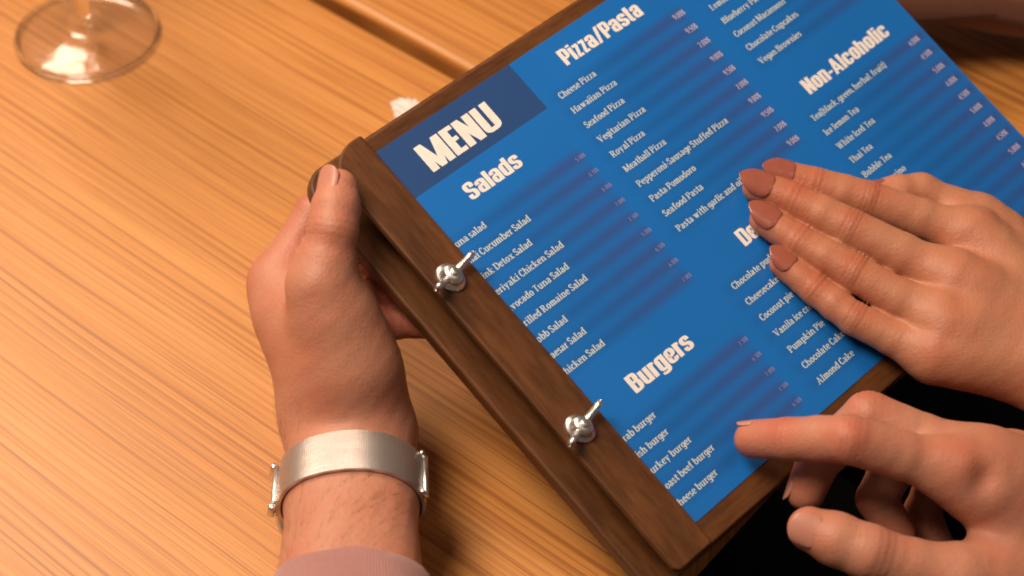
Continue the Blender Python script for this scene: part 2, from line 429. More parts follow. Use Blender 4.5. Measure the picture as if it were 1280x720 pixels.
# ---- lettering: centre-line glyphs swept with a broad nib
G = {
 'a': (.40, [('c', [(.03, .53), (.17, .67), (.34, .62), (.38, .45)]), ('b', [(.38, .50), (.38, 0)]), ('c', [(.38, .40), (.16, .36), (.01, .19), (.11, .02), (.28, .06), (.38, .18)])]),
 'b': (.43, [('t', [(0, 1), (0, 0)]), ('c', [(0, .48), (.2, .67), (.40, .54), (.43, .34), (.40, .13), (.2, .01), (0, .15)])]),
 'c': (.39, [('c', [(.38, .52), (.24, .67), (.06, .57), (0, .34), (.06, .1), (.24, .01), (.39, .13)])]),
 'd': (.43, [('l', [(.43, 1), (.43, 0)]), ('c', [(.43, .5), (.24, .67), (.04, .55), (0, .34), (.04, .12), (.24, .01), (.43, .18)])]),
 'e': (.40, [('p', [(.02, .37), (.40, .37)]), ('c', [(.40, .36), (.37, .57), (.21, .67), (.05, .56), (0, .34), (.06, .1), (.22, .01), (.40, .13)])]),
 'f': (.28, [('c', [(.33, .92), (.22, .99), (.12, .85), (.11, .6)]), ('b', [(.11, .7), (.11, 0)]), ('p', [(-.04, .65), (.27, .65)])]),
 'g': (.42, [('c', [(.42, .5), (.24, .67), (.04, .55), (0, .36), (.04, .17), (.24, .05), (.42, .2)]), ('p', [(.42, .68), (.42, -.1)]), ('c', [(.42, -.06), (.37, -.24), (.2, -.29), (.02, -.21)])]),
 'h': (.42, [('l', [(0, 1), (0, 0)]), ('c', [(0, .45), (.18, .66), (.37, .6), (.42, .42)]), ('b', [(.42, .45), (.42, 0)])]),
 'i': (.0, [('l', [(0, .68), (0, 0)]), ('p', [(0, 1.0), (0, .84)])]),
 'k': (.42, [('l', [(0, 1), (0, 0)]), ('t', [(.38, .66), (.02, .28)]), ('b', [(.13, .42), (.42, 0)])]),
 'l': (.0, [('l', [(0, 1), (0, 0)])]),
 'm': (.70, [('l', [(0, .68), (0, 0)]), ('c', [(0, .46), (.14, .66), (.31, .6), (.35, .43)]), ('b', [(.35, .48), (.35, 0)]), ('c', [(.35, .46), (.49, .66), (.66, .6), (.7, .43)]), ('b', [(.7, .48), (.7, 0)])]),
 'n': (.42, [('l', [(0, .68), (0, 0)]), ('c', [(0, .45), (.18, .66), (.37, .6), (.42, .42)]), ('b', [(.42, .45), (.42, 0)])]),
 'o': (.43, [('o', [(.215, .67), (.06, .57), (0, .34), (.06, .11), (.215, .01), (.37, .11), (.43, .34), (.37, .57)])]),
 'p': (.43, [('l', [(0, .68), (0, -.29)]), ('c', [(0, .48), (.2, .67), (.40, .54), (.43, .34), (.40, .13), (.2, .01), (0, .15)])]),
 'r': (.28, [('l', [(0, .68), (0, 0)]), ('c', [(0, .42), (.08, .6), (.18, .66), (.29, .61)])]),
 's': (.36, [('c', [(.33, .53), (.19, .67), (.03, .58), (.06, .43), (.28, .29), (.36, .15), (.2, .01), (0, .13)])]),
 't': (.27, [('p', [(.11, .9), (.11, .15)]), ('c', [(.11, .22), (.17, .02), (.32, .07)]), ('p', [(-.04, .65), (.28, .65)])]),
 'u': (.42, [('t', [(0, .68), (0, .2)]), ('c', [(0, .25), (.07, .05), (.24, .02), (.42, .2)]), ('l', [(.42, .68), (.42, 0)])]),
 'v': (.40, [('t', [(0, .68), (.2, 0)]), ('t', [(.4, .68), (.2, 0)])]),
 'w': (.64, [('t', [(0, .68), (.17, 0)]), ('p', [(.32, .66), (.17, 0)]), ('p', [(.32, .66), (.48, 0)]), ('t', [(.64, .68), (.48, 0)])]),
 'x': (.40, [('l', [(0, .68), (.4, 0)]), ('l', [(.38, .68), (.02, 0)])]),
 'y': (.41, [('t', [(0, .68), (.21, .04)]), ('t', [(.41, .68), (.12, -.28)])]),
 'z': (.38, [('p', [(0, .63), (.38, .63)]), ('p', [(.36, .65), (.02, .03)]), ('p', [(0, .05), (.38, .05)])]),
 'A': (.62, [('b', [(.31, 1), (0, 0)]), ('b', [(.31, 1), (.62, 0)]), ('p', [(.1, .33), (.52, .33)])]),
 'B': (.48, [('l', [(0, 1), (0, 0)]), ('c', [(0, .96), (.28, .96), (.43, .76), (.28, .54), (0, .53)]), ('c', [(0, .53), (.32, .52), (.49, .28), (.32, .04), (0, .04)])]),
 'C': (.54, [('c', [(.52, .78), (.42, .94), (.28, .98), (.08, .82), (0, .5), (.08, .18), (.28, .02), (.42, .06), (.54, .24)])]),
 'D': (.56, [('l', [(0, 1), (0, 0)]), ('c', [(0, .96), (.3, .94), (.5, .76), (.56, .5), (.5, .24), (.3, .06), (0, .04)])]),
 'E': (.44, [('l', [(0, 1), (0, 0)]), ('p', [(0, .95), (.44, .95)]), ('p', [(0, .52), (.38, .52)]), ('p', [(0, .05), (.46, .05)])]),
 'F': (.42, [('l', [(0, 1), (0, 0)]), ('p', [(0, .95), (.43, .95)]), ('p', [(0, .5), (.36, .5)])]),
 'G': (.58, [('c', [(.52, .78), (.42, .94), (.28, .98), (.08, .82), (0, .5), (.08, .18), (.28, .02), (.45, .06), (.56, .2)]), ('t', [(.56, .42), (.56, .06)])]),
 'H': (.58, [('l', [(0, 1), (0, 0)]), ('l', [(.58, 1), (.58, 0)]), ('p', [(0, .52), (.58, .52)])]),
 'I': (.0, [('l', [(0, 1), (0, 0)])]),
 'L': (.42, [('l', [(0, 1), (0, 0)]), ('p', [(0, .05), (.44, .05)])]),
 'M': (.74, [('l', [(0, 1), (0, 0)]), ('p', [(.03, 1), (.37, .06)]), ('p', [(.71, 1), (.37, .06)]), ('l', [(.74, 1), (.74, 0)])]),
 'N': (.58, [('l', [(0, 1), (0, 0)]), ('p', [(.02, 1), (.56, 0)]), ('l', [(.58, 1), (.58, 0)])]),
 'P': (.46, [('l', [(0, 1), (0, 0)]), ('c', [(0, .96), (.3, .95), (.46, .72), (.3, .46), (0, .46)])]),
 'R': (.52, [('l', [(0, 1), (0, 0)]), ('c', [(0, .96), (.28, .95), (.43, .74), (.28, .5), (0, .5)]), ('b', [(.22, .5), (.52, 0)])]),
 'S': (.44, [('c', [(.40, .76), (.34, .93), (.2, .98), (.04, .86), (.05, .66), (.22, .53), (.4, .38), (.44, .2), (.34, .05), (.2, .02), (.07, .07), (0, .25)])]),
 'T': (.54, [('b', [(.27, 1), (.27, 0)]), ('p', [(0, .95), (.54, .95)])]),
 'U': (.56, [('t', [(0, 1), (0, .26)]), ('c', [(0, .30), (.08, .07), (.28, .01), (.48, .07), (.56, .30)]), ('t', [(.56, 1), (.56, .26)])]),
 'V': (.58, [('t', [(0, 1), (.29, 0)]), ('t', [(.58, 1), (.29, 0)])]),
 'W': (.84, [('t', [(0, 1), (.21, 0)]), ('p', [(.42, .98), (.21, 0)]), ('p', [(.42, .98), (.63, 0)]), ('t', [(.84, 1), (.63, 0)])]),
 '-': (.22, [('p', [(0, .36), (.22, .36)])]),
 '/': (.28, [('p', [(.28, 1.02), (0, -.06)])]),
 '(': (.16, [('c', [(.16, 1.05), (.02, .7), (.02, .2), (.16, -.2)])]),
 ')': (.16, [('c', [(0, 1.05), (.14, .7), (.14, .2), (0, -.2)])]),
 ',': (.02, [('p', [(.02, .08), (-.02, -.14)])]),
 '.': (.0, [('p', [(0, .11), (0, -.01)])]),
 '0': (.40, [('o', [(.2, .98), (.05, .82), (0, .5), (.05, .18), (.2, .02), (.35, .18), (.4, .5), (.35, .82)])]),
 '4': (.42, [('p', [(.3, 1), (.3, 0)]), ('p', [(.3, .98), (0, .3)]), ('p', [(0, .29), (.44, .29)])]),
 '5': (.38, [('p', [(.05, .96), (.36, .96)]), ('p', [(.05, .98), (.03, .52)]), ('c', [(.03, .54), (.22, .62), (.38, .36), (.26, .05), (0, .08)])]),
 '6': (.40, [('c', [(.36, .9), (.14, .84), (.01, .5), (.06, .12), (.22, .02), (.38, .18), (.34, .48), (.18, .56), (.03, .4)])]),
 '7': (.38, [('p', [(0, .95), (.38, .95)]), ('p', [(.38, .95), (.12, 0)])]),
 '9': (.40, [('c', [(.04, .1), (.26, .16), (.39, .5), (.34, .88), (.18, .98), (.02, .82), (.06, .52), (.22, .44), (.37, .6)])]),
 '$': (.38, [('c', [(.34, .76), (.19, .9), (.03, .74), (.08, .56), (.3, .42), (.36, .24), (.18, .1), (0, .26)]), ('p', [(.19, 1.04), (.19, -.06)])]),
}
def catmull(P, closed=False, n=6):
    P = [np.array(p, float) for p in P]; out = []
    m = len(P)
    rng = range(m) if closed else range(m - 1)
    for i in rng:
        if closed: p0, p1, p2, p3 = P[(i - 1) % m], P[i], P[(i + 1) % m], P[(i + 2) % m]
        else:
            p1, p2 = P[i], P[i + 1]
            p0 = P[i - 1] if i > 0 else 2 * p1 - p2
            p3 = P[i + 2] if i + 2 < m else 2 * p2 - p1
        for k in range(n):
            t = k / n
            out.append(.5 * ((2 * p1) + (-p0 + p2) * t + (2 * p0 - 5 * p1 + 4 * p2 - p3) * t * t + (-p0 + 3 * p1 - 3 * p2 + p3) * t ** 3))
    out.append(P[0].copy() if closed else P[-1].copy())
    return out
_bowl = ('r', [(.30, .725), (0, .725), (0, .075), (.30, .075)])
GB = {   # heavy condensed headings; 'r' = path with rounded corners
 'o': [('q', [(0, .725), (.3, .725), (.3, .075), (0, .075)])],
 'n': [('l', [(0, .8), (0, 0)]), ('r', [(0, .725), (.3, .725), (.3, 0)])],
 'h': [('l', [(0, 1), (0, 0)]), ('r', [(0, .725), (.3, .725), (.3, 0)])],
 'u': [('r', [(0, .8), (0, .075), (.3, .075)]), ('l', [(.3, .8), (.3, 0)])],
 'a': [('r', [(0, .54), (0, .725), (.3, .725), (.3, 0)]), ('r', [(.3, .43), (0, .43), (0, .075), (.3, .075)])],
 'd': [('l', [(.3, 1), (.3, 0)]), _bowl],
 'e': [('r', [(0, .40), (.3, .40), (.3, .725), (0, .725), (0, .075), (.3, .075), (.3, .25)])],
 's': [('r', [(.29, .54), (.29, .725), (0, .725), (0, .44), (.29, .36), (.29, .075), (0, .075), (0, .26)])],
 'c': [('r', [(.3, .50), (.3, .725), (0, .725), (0, .075), (.3, .075), (.3, .30)])],
 'g': [_bowl, ('r', [(.3, .8), (.3, -.13), (0, -.13), (0, -.04)])],
 'r': [('l', [(0, .8), (0, 0)]), ('r', [(0, .50), (.03, .70), (.20, .70)])],
 'l': [('l', [(0, 1), (0, 0)])],
 'i': [('l', [(0, .8), (0, 0)]), ('l', [(0, 1), (0, .87)])],
 't': [('l', [(.08, .97), (.08, .2)]), ('p', [(.06, .73), (.12, .73)]), ('r', [(.08, .3), (.08, .07), (.25, .07)])],
 'z': [('p', [(.1, .73), (.2, .73)]), ('d', [(.24, .7), (.06, .1)]), ('p', [(.1, .07), (.2, .07)])],
 'S': [('r', [(.32, .66), (.32, .925), (0, .925), (0, .56), (.32, .44), (.32, .075), (0, .075), (0, .32)])],
 'B': [('l', [(0, 1), (0, 0)]), ('r', [(0, .925), (.31, .925), (.31, .53), (0, .53)]), ('r', [(0, .53), (.33, .53), (.33, .075), (0, .075)])],
 'P': [('l', [(0, 1), (0, 0)]), ('r', [(0, .925), (.32, .925), (.32, .42), (0, .42)])],
 'D': [('l', [(0, 1), (0, 0)]), ('r', [(0, .925), (.34, .925), (.34, .075), (0, .075)])],
 'E': [('l', [(0, 1), (0, 0)]), ('p', [(0, .925), (.17, .925)]), ('p', [(0, .52), (.14, .52)]), ('p', [(0, .075), (.17, .075)])],
 'N': [('l', [(0, 1), (0, 0)]), ('d', [(.01, 1), (.35, 0)]), ('l', [(.36, 1), (.36, 0)])],
 'M': [('l', [(0, 1), (0, 0)]), ('d', [(.02, 1), (.28, 0)]), ('d', [(.54, 1), (.28, 0)]), ('l', [(.56, 1), (.56, 0)])],
 'U': [('r', [(0, 1), (0, .075), (.34, .075), (.34, 1)])],
 'A': [('d', [(.22, 1), (.01, 0)]), ('d', [(.24, 1), (.45, 0)]), ('p', [(.20, .25), (.26, .25)])],
 '/': [('d', [(.26, 1.0), (0, -.02)])],
 '-': [('p', [(.08, .36), (.14, .36)])],
}
def rounded(P, closed, r=.13, n=5):
    P = [np.array(p, float) for p in P]; m = len(P); out = []
    for i in range(m):
        if not closed and i in (0, m - 1): out.append(P[i]); continue
        a, c, b = P[(i - 1) % m], P[i], P[(i + 1) % m]
        la, lb = np.linalg.norm(a - c), np.linalg.norm(b - c)
        p0 = c + (a - c) / la * min(r, la * .48); p1 = c + (b - c) / lb * min(r, lb * .48)
        for k in range(n + 1):
            t = k / n; out.append(p0 * (1 - t) ** 2 + 2 * c * t * (1 - t) + p1 * t * t)
    if closed: out.append(out[0].copy())
    return out
def text_strips(s, style):
    """strips [(left pts, right pts)] in em units (cap height 1) and the width"""
    serif = style == 'serif'
    wv, wh, gap, space = (.182, .080, .055, .27) if serif else (.225, .150, .050, .16)
    x = 0.0; strips = []
    for ch in s:
        if ch == ' ': x += space; continue
        own = []
        for kind, pts in (G[ch][1] if serif else GB[ch]):
            q = list(pts)
            if kind == 'p' and abs(q[0][1] - q[-1][1]) < .01:      # level arms reach the outer edge of the stems
                q = [(q[0][0] - wv * .5, q[0][1]), (q[-1][0] + wv * (.3 if serif else .5), q[-1][1])]
            closed = kind in 'oq'
            P = catmull(q, closed) if kind in 'co' else rounded(q, closed) if kind in 'rq' else [np.array(p, float) for p in q]
            P = [P[0]] + [P[i] for i in range(1, len(P)) if np.linalg.norm(P[i] - P[i - 1]) > 1e-5]
            Lf = []; Rg = []
            for i in range(len(P)):
                if closed and i in (0, len(P) - 1): d = P[1] - P[-2]
                else: d = P[min(i + 1, len(P) - 1)] - P[max(i - 1, 0)]
                d = d / (np.linalg.norm(d) + 1e-9)
                hw = .5 * math.hypot(wv * d[1], wh * d[0])
                if kind in 'ltbpd' and abs(d[0]) > .15 and abs(d[1]) > .15:   # slanted stems are cut level
                    hw = .5 * wv * (.84 if not serif else 1.0 if (d[0] * d[1] < 0 or ch in 'z7/') else .50)
                    Lf.append((P[i][0] + hw, P[i][1])); Rg.append((P[i][0] - hw, P[i][1])); continue
                nrm = np.array([-d[1], d[0]])
                Lf.append((P[i][0] + nrm[0] * hw, P[i][1] + nrm[1] * hw)); Rg.append((P[i][0] - nrm[0] * hw, P[i][1] - nrm[1] * hw))
            own.append((Lf, Rg))
            if serif and kind in 'ltb':
                for e, k in ((0, 'lt'), (-1, 'lb')):
                    if kind in k:
                        ex, ey = P[e]; yy = ey - wh * .5 if e == 0 else ey + wh * .5
                        hw = wv * .95
                        own.append(([(ex - hw, yy + wh * .5), (ex + hw, yy + wh * .5)], [(ex - hw, yy - wh * .5), (ex + hw, yy - wh * .5)]))
        lo = min(a for L_, R_ in own for a, _ in L_ + R_); hi = max(a for L_, R_ in own for a, _ in L_ + R_)
        for L_, R_ in own: strips.append(([(a + x - lo, b) for a, b in L_], [(a + x - lo, b) for a, b in R_]))
        x += hi - lo + gap
    return strips, x - gap
def text(name, s, style, u, v, cap, mat, width=None, xscale=1.0, right=False, parent=None):
    strips, w = text_strips(s, style)
    sx = cap * xscale if width is None else width / w
    if right: v = v - w * sx
    V = []; Fc = []
    for k, (Lf, Rg) in enumerate(strips):
        z = (0.05 + 0.0012 * (k % 40)) * mm
        b = len(V)
        for (ax, ay), (bx, by) in zip(Lf, Rg):
            for X, Y in ((ax, ay), (bx, by)):
                vv, uu = (v + X * sx) * mm, (u - Y * cap) * mm
                V.append((vv, -uu, float(sheet_h(vv, uu)) + z))
        for i in range(len(Lf) - 1): Fc.append((b + 2 * i, b + 2 * i + 1, b + 2 * i + 3, b + 2 * i + 2))
    o = link(name, from_np(name, V, Fc, False), mat, parent)
    return o
M_INK = plain('white_print', (0.80, 0.74, 0.70), 0.5)
M_INK2 = plain('pale_print', (0.56, 0.62, 0.60), 0.5)
M_PRICE_A = plain('violet_print', (0.20, 0.185, 0.38), 0.5)
M_PRICE_B = plain('lilac_print', (0.42, 0.38, 0.55), 0.5)
for s, u, v, cap, w in (('MENU', 22.0, 15.0, 14.0, 43.5), ('Salads', 42.3, 20.4, 8.3, 32.0), ('Burgers', 152.6, 18.9, 8.6, 38.2),
                        ('Pizza/Pasta', 15.8, 105.0, 8.4, 52.5), ('Non-Alcoholic', 94.2, 198.5, 8.2, 61.5), ('Desserts', 132.0, 112.0, 8.4, 40.0)):
    text('heading', s, 'block', u, v, cap, M_INK, width=w, parent=sheet)
def column(items, u0, pitch, v, hide=0.0, price=None, vp=77.0, mat=M_PRICE_A, pc=2.3):
    for i, s in enumerate(items):
        u = u0 + pitch * i
        text('item_line', s, 'serif', u, v, 3.2, M_INK2, xscale=1.0, parent=sheet)
        if price: text('price', price[i % len(price)], 'serif', u - .3, vp, pc, mat, xscale=.95, right=True, parent=sheet)
column(['Tuna salad', 'Thai Cucumber Salad', 'Pink Detox Salad', 'Teriyaki Chicken Salad', 'Avocado Tuna Salad', 'Grilled Romaine Salad', 'Cobb Salad', 'Caesar Salad', 'Chicken Salad'],
       55.5, 9.03, -3.1, price=['5 .00$', '6 .50$', '6 .00$', '7 .00$', '7 .50$'], vp=80.0, pc=2.0)
column(['Crab burger', 'Fish burger', 'Turkey burger', 'Roast beef burger', 'Cheese burger'], 165.4, 8.85, -3.0, price=['7 .50$', '6 .50$', '7 .00$'], vp=80.0, pc=2.0)
column(['Cheese Pizza', 'Hawaiian Pizza', 'Seafood Pizza', 'Vegitarian Pizza', 'Royal Pizza', 'Meatball Pizza', 'Pepperoni-Sausage Stuffed Pizza', 'Pasta Pomodoro', 'Seafood Pasta', 'Pasta with garlic and oil'],
       27.3, 9.0, 90.4, price=['9.00$', '9.50$', '7.00$'], vp=176.0, mat=M_PRICE_B, pc=2.9)
column(['Chocolate pudding', 'Cheesecake', 'Coconut pie', 'Vanila ice cream', 'Pumpkin Pie', 'Chocolate Cake', 'Almond Cake'], 144.2, 9.38, 92.0, price=['5.00$', '4.50$'], vp=176.0, mat=M_PRICE_B, pc=2.9)
column(['Lemon Tart', 'Lemon Bars', 'Blueberry Pie', 'Coconut Macaroons', 'Chocolate Cupcakes', 'Vegan Brownies'], 24.4, 8.8, 189.0, price=['5.00$', '4.50$'], vp=271.0, mat=M_PRICE_B, pc=2.9)
column(['Tea(black, green, herbal, fruit)', 'Ice lemon Tea', 'White Iced Tea', 'Thai Tea', 'Bubble Tea', 'Cappuccino', 'Hot Chocolate', 'Lemonade', 'Fresh Lime', 'Iced Coffee', 'Cola'],
       105.6, 9.0, 189.2, price=['4.00$', '4.50$', '5.00$'], vp=271.5, mat=M_PRICE_B, pc=2.9)

# ------------------------------------------------------------------ organic bodies: blended tapered limbs meshed by surface nets
def smin(a, b, k):
    h = np.maximum(k - np.abs(a - b), 0.0) / k
    return np.minimum(a, b) - h * h * k * 0.25
def cone_d(p, a, b, r1, r2):
    ba = b - a; L2 = ba @ ba + 1e-12
    h = np.clip(((p - a) @ ba) / L2, 0, 1)
    d = p - a - h[:, None] * ba
    return np.sqrt((d * d).sum(1)) - (r1 + (r2 - r1) * h)
class Body:
    def __init__(self): self.core = []; self.limbs = []; self.creases = []; self.tones = []; self.k_core = .012; self.k_join = .009; self.k_limb = .0012; self.dents = []
    def bone(self, a, b, r1, r2): self.core.append((np.asarray(a, float), np.asarray(b, float), r1, r2))
    def limb(self, pts, radii, k=.004): self.limbs.append(([np.asarray(p, float) for p in pts], radii, k))
    cell = .020
    def boxes(self):
        self.cb = np.array([[np.minimum(a - r1, b - r2), np.maximum(a + r1, b + r2)] for a, b, r1, r2 in self.core])
        lb = [[np.min([q - r for q, r in zip(pts, rad)], 0), np.max([q + r for q, r in zip(pts, rad)], 0)] for pts, rad, k in self.limbs]
        self.lb = np.array(lb) if lb else np.zeros((0, 2, 3))
        cr = [[c - R * 2.2, c + R * 2.2] for (c, t, dn, amp, w, offs, R) in self.creases]
        self.rb = np.array(cr) if cr else np.zeros((0, 2, 3))
    def dist(self, p):
        if not hasattr(self, 'cb'): self.boxes()
        if len(p) < 3000 or len(self.core) < 5: return self.dist0(p)
        key = np.floor((p - p.min(0)) / self.cell).astype(np.int64); key = (key[:, 0] * 4096 + key[:, 1]) * 4096 + key[:, 2]
        order = np.argsort(key, kind='stable'); cuts = np.flatnonzero(np.diff(key[order])) + 1
        out = np.empty(len(p))
        for g in np.split(order, cuts):
            q = p[g]; out[g] = self.dist0(q, (q.min(0), q.max(0)))
        return out
    def dist0(self, p, box=None):
        M = .026
        def pick(bx, m):
            if box is None: return range(len(bx))
            return np.flatnonzero(((bx[:, 0] - m < box[1]) & (bx[:, 1] + m > box[0])).all(1))
        D = np.full(len(p), M); Lm = np.full(len(p), M)
        for i in pick(self.cb, M): D = smin(D, cone_d(p, *self.core[i]), self.k_core)
        for li in pick(self.lb, M):
            pts, rad, k = self.limbs[li]
            d = None
            for i in range(len(pts) - 1):
                e = cone_d(p, pts[i], pts[i + 1], rad[i], rad[i + 1]); d = e if d is None else smin(d, e, k)
            Lm = smin(Lm, d, self.k_limb)
        D = smin(D, Lm, self.k_join)
        for ci in pick(self.rb, 0):
            (c, t, dn, amp, w, offs, R) = self.creases[ci]
            q = p - c; near = (q * q).sum(1) < (R * 2.2) ** 2
            if not near.any(): continue
            qq = q[near]; s = qq @ t; m = np.exp(-((qq * qq).sum(1) / (R * R)) ** 2) * np.clip((qq @ dn) / (R * .35), 0, 1)
            D[near] += amp * m * sum(np.exp(-((s - o) / w) ** 2) for o in offs)
        D += .00007 * np.sin(p @ (410., 190., -260.)) * np.sin(p @ (-170., 380., 310.) + 1.3) 
        for (c, R, amp) in self.dents:
            q = p - c; D += amp * np.exp(-(q * q).sum(1) / (R * R))
        return D
    def mesh(self, name, h):
        ends = [x for c in self.core for x in ((c[0], c[2]), (c[1], c[3]))] + [(pt, r) for pts, rad, k in self.limbs for pt, r in zip(pts, rad)]
        lo = np.min([e - r for e, r in ends], 0) - 4 * h; hi = np.max([e + r for e, r in ends], 0) + 4 * h
        C = 4; nb = np.ceil((hi - lo) / (h * C)).astype(int) + 1
        cc = np.stack(np.meshgrid(*[lo[i] + (np.arange(nb[i]) + .5 - .5 / C) * h * C for i in range(3)], indexing='ij'), -1).reshape(-1, 3)
        self.cell = .05; dc = self.dist(cc).reshape(nb); self.cell = .020
        act = np.abs(dc) < h * C * 1.25
        n = nb * C
        D = np.repeat(np.repeat(np.repeat(dc, C, 0), C, 1), C, 2).astype(np.float32)
        A = np.repeat(np.repeat(np.repeat(act, C, 0), C, 1), C, 2)
        idx = np.argwhere(A)
        D[A] = self.dist(lo + idx * h)
        S = D < 0
        # surface nets
        cs = np.zeros(n - 1, int)
        for dx in (0, 1):
            for dy in (0, 1):
                for dz in (0, 1): cs += S[dx:n[0] - 1 + dx, dy:n[1] - 1 + dy, dz:n[2] - 1 + dz]
        cell = np.argwhere((cs > 0) & (cs < 8))
        vid = -np.ones(n - 1, int); vid[tuple(cell.T)] = np.arange(len(cell))
        acc = np.zeros((len(cell), 3)); cnt = np.zeros(len(cell))
        cor = [(a, b, c) for a in (0, 1) for b in (0, 1) for c in (0, 1)]
        for i, a in enumerate(cor):
            for b in cor[i + 1:]:
                if sum(abs(x - y) for x, y in zip(a, b)) != 1: continue
                ia = tuple((cell + a).T); ib = tuple((cell + b).T)
                cr = S[ia] != S[ib]
                da, db = D[ia], D[ib]; t = np.where(cr, da / (da - db + 1e-20), 0)
                P = (cell + a) + t[:, None] * (np.array(b) - a)
                acc[cr] += P[cr]; cnt[cr] += 1
        V = lo + acc / cnt[:, None] * h
        for _ in range(2):
            g = np.zeros_like(V); e = h * .3
            d0 = self.dist(V)
            for ax in range(3):
                o = np.zeros(3); o[ax] = e; g[:, ax] = (self.dist(V + o) - d0) / e
            V = V - g * (np.clip(d0, -h, h) / ((g * g).sum(1) + 1e-6))[:, None] * .8
        Fc = []
        for ax in range(3):
            sl0 = [slice(None)] * 3; sl1 = [slice(None)] * 3; sl0[ax] = slice(0, -1); sl1[ax] = slice(1, None)
            e = np.argwhere(S[tuple(sl0)] != S[tuple(sl1)])
            b, c = [q for q in range(3) if q != ax]
            ok = (e[:, b] > 0) & (e[:, c] > 0) & (e[:, b] < n[b] - 1) & (e[:, c] < n[c] - 1) ; e = e[ok]
            def vv(db, dc_):
                q = e.copy(); q[:, b] -= db; q[:, c] -= dc_; return vid[tuple(q.T)]
            q = np.stack([vv(1, 1), vv(0, 1), vv(0, 0), vv(1, 0)], 1)
            flip = S[tuple(e.T)]
            if ax == 1: flip = ~flip
            q[~flip] = q[~flip][:, ::-1]
            Fc.append(q)
        Fc = np.concatenate(Fc); Fc = Fc[(Fc >= 0).all(1)]
        me = bpy.data.meshes.new(name)
        me.vertices.add(len(V)); me.vertices.foreach_set('co', V.astype(np.float32).ravel())
        me.loops.add(len(Fc) * 4); me.loops.foreach_set('vertex_index', Fc.astype(np.int32).ravel())
        me.polygons.add(len(Fc)); me.polygons.foreach_set('loop_start', np.arange(0, len(Fc) * 4, 4, dtype=np.int32))
        me.polygons.foreach_set('loop_total', np.full(len(Fc), 4, np.int32))
        me.update(calc_edges=True); me.validate()
        me.polygons.foreach_set('use_smooth', [True] * len(me.polygons))
        tone = np.zeros((len(V), 4), np.float32); tone[:, 3] = 1
        for (c, R, amt) in self.tones:
            q = V - c; tone[:, 0] += amt * np.exp(-(q * q).sum(1) / (R * R))
        for (c, t, dn, amp, w, offs, R) in self.creases:
            q = V - c; s = q @ t; m = np.exp(-((q * q).sum(1) / (R * R)) ** 2) * np.clip((q @ dn) / (R * .35), 0, 1)
            tone[:, 1] += min(1, amp / .0006) * .7 * m * sum(np.exp(-((s - o) / w) ** 2) for o in offs)
        at = me.color_attributes.new('tone', 'FLOAT_COLOR', 'POINT'); at.data.foreach_set('color', np.clip(tone, 0, 1).ravel())
        return me
    def surface(self, c, dirs, start=.06):
        """distances from c along each of dirs at which the skin is left"""
        t = np.full(len(dirs), start)
        for _ in range(26): t = np.maximum(t - self.dist(c + dirs * t[:, None]) * .85, 0)
        return t

def nail(body, a, b, r, dors, L, w, free, mat, parent, shape=1.0, proud=.00030, flat=.66, r2=None):
    """plate on the end of a finger: a = last joint, b = centre of tip, r = tip radius"""
    t = unit(b - a); d = unit(dors - t * (dors @ t)); s = np.cross(t, d)
    start = b + t * (r * .98 - L + free); V = []; nA, nB = 10, 18
    for lay in (0, 1):
        for j in range(nB + 1):
            q = .5 - .5 * math.cos(math.pi * j / nB)
            ww = 1.0
            if q < .24: ww *= max(.02, 1 - ((.24 - q) / .24) ** 2.4) ** .5
            if q > .45: ww *= max(.02, 1 - ((q - .45) / .55) ** (1.6 + 1.6 * (1 - shape))) ** (.5 + .22 * shape)
            for i in range(nA + 1):
                x = -1 + 2 * i / nA
                y = x * ww
                rim = max(abs(y), 0 if q > .5 else 1 - q / .24 * .6 if q < .24 else 0)
                sink = .00045 * max(0, (rim - .80) / .20) if q < .8 else 0
                rr = r + ((r2 or r) - r) * min(1.2, max(0, (L * (1 - q) - r * .98 - free) / np.linalg.norm(b - a)))
                lift = rr * math.sqrt(max(0, 1 - (y * flat) ** 2))
                drop = -r * .16 * max(0, q - .3) ** 2
                P = start + t * (L * q) + s * (w * y) + d * (lift + drop - sink + (proud if lay == 0 else -.0003))
                V.append(P)
    Fc = []; n = (nA + 1) * (nB + 1)
    for j in range(nB):
        for i in range(nA):
            k = j * (nA + 1) + i; q = (k, k + 1, k + nA + 2, k + nA + 1)
            Fc.append(q); Fc.append(tuple(n + z for z in q[::-1]))
    rim = list(range(nA + 1)) + [j * (nA + 1) + nA for j in range(1, nB + 1)] + [nB * (nA + 1) + i for i in range(nA - 1, -1, -1)] + [j * (nA + 1) for j in range(nB - 1, 0, -1)]
    for k in range(len(rim)):
        p, q = rim[k], rim[(k + 1) % len(rim)]; Fc.append((p, n + p, n + q, q))
    bm = bmesh.new(); vs_ = [bm.verts.new(tuple(v)) for v in V]
    for f in Fc: bm.faces.new([vs_[z] for z in f])
    return link('nail', from_bm('nail', bm, True), mat, parent)

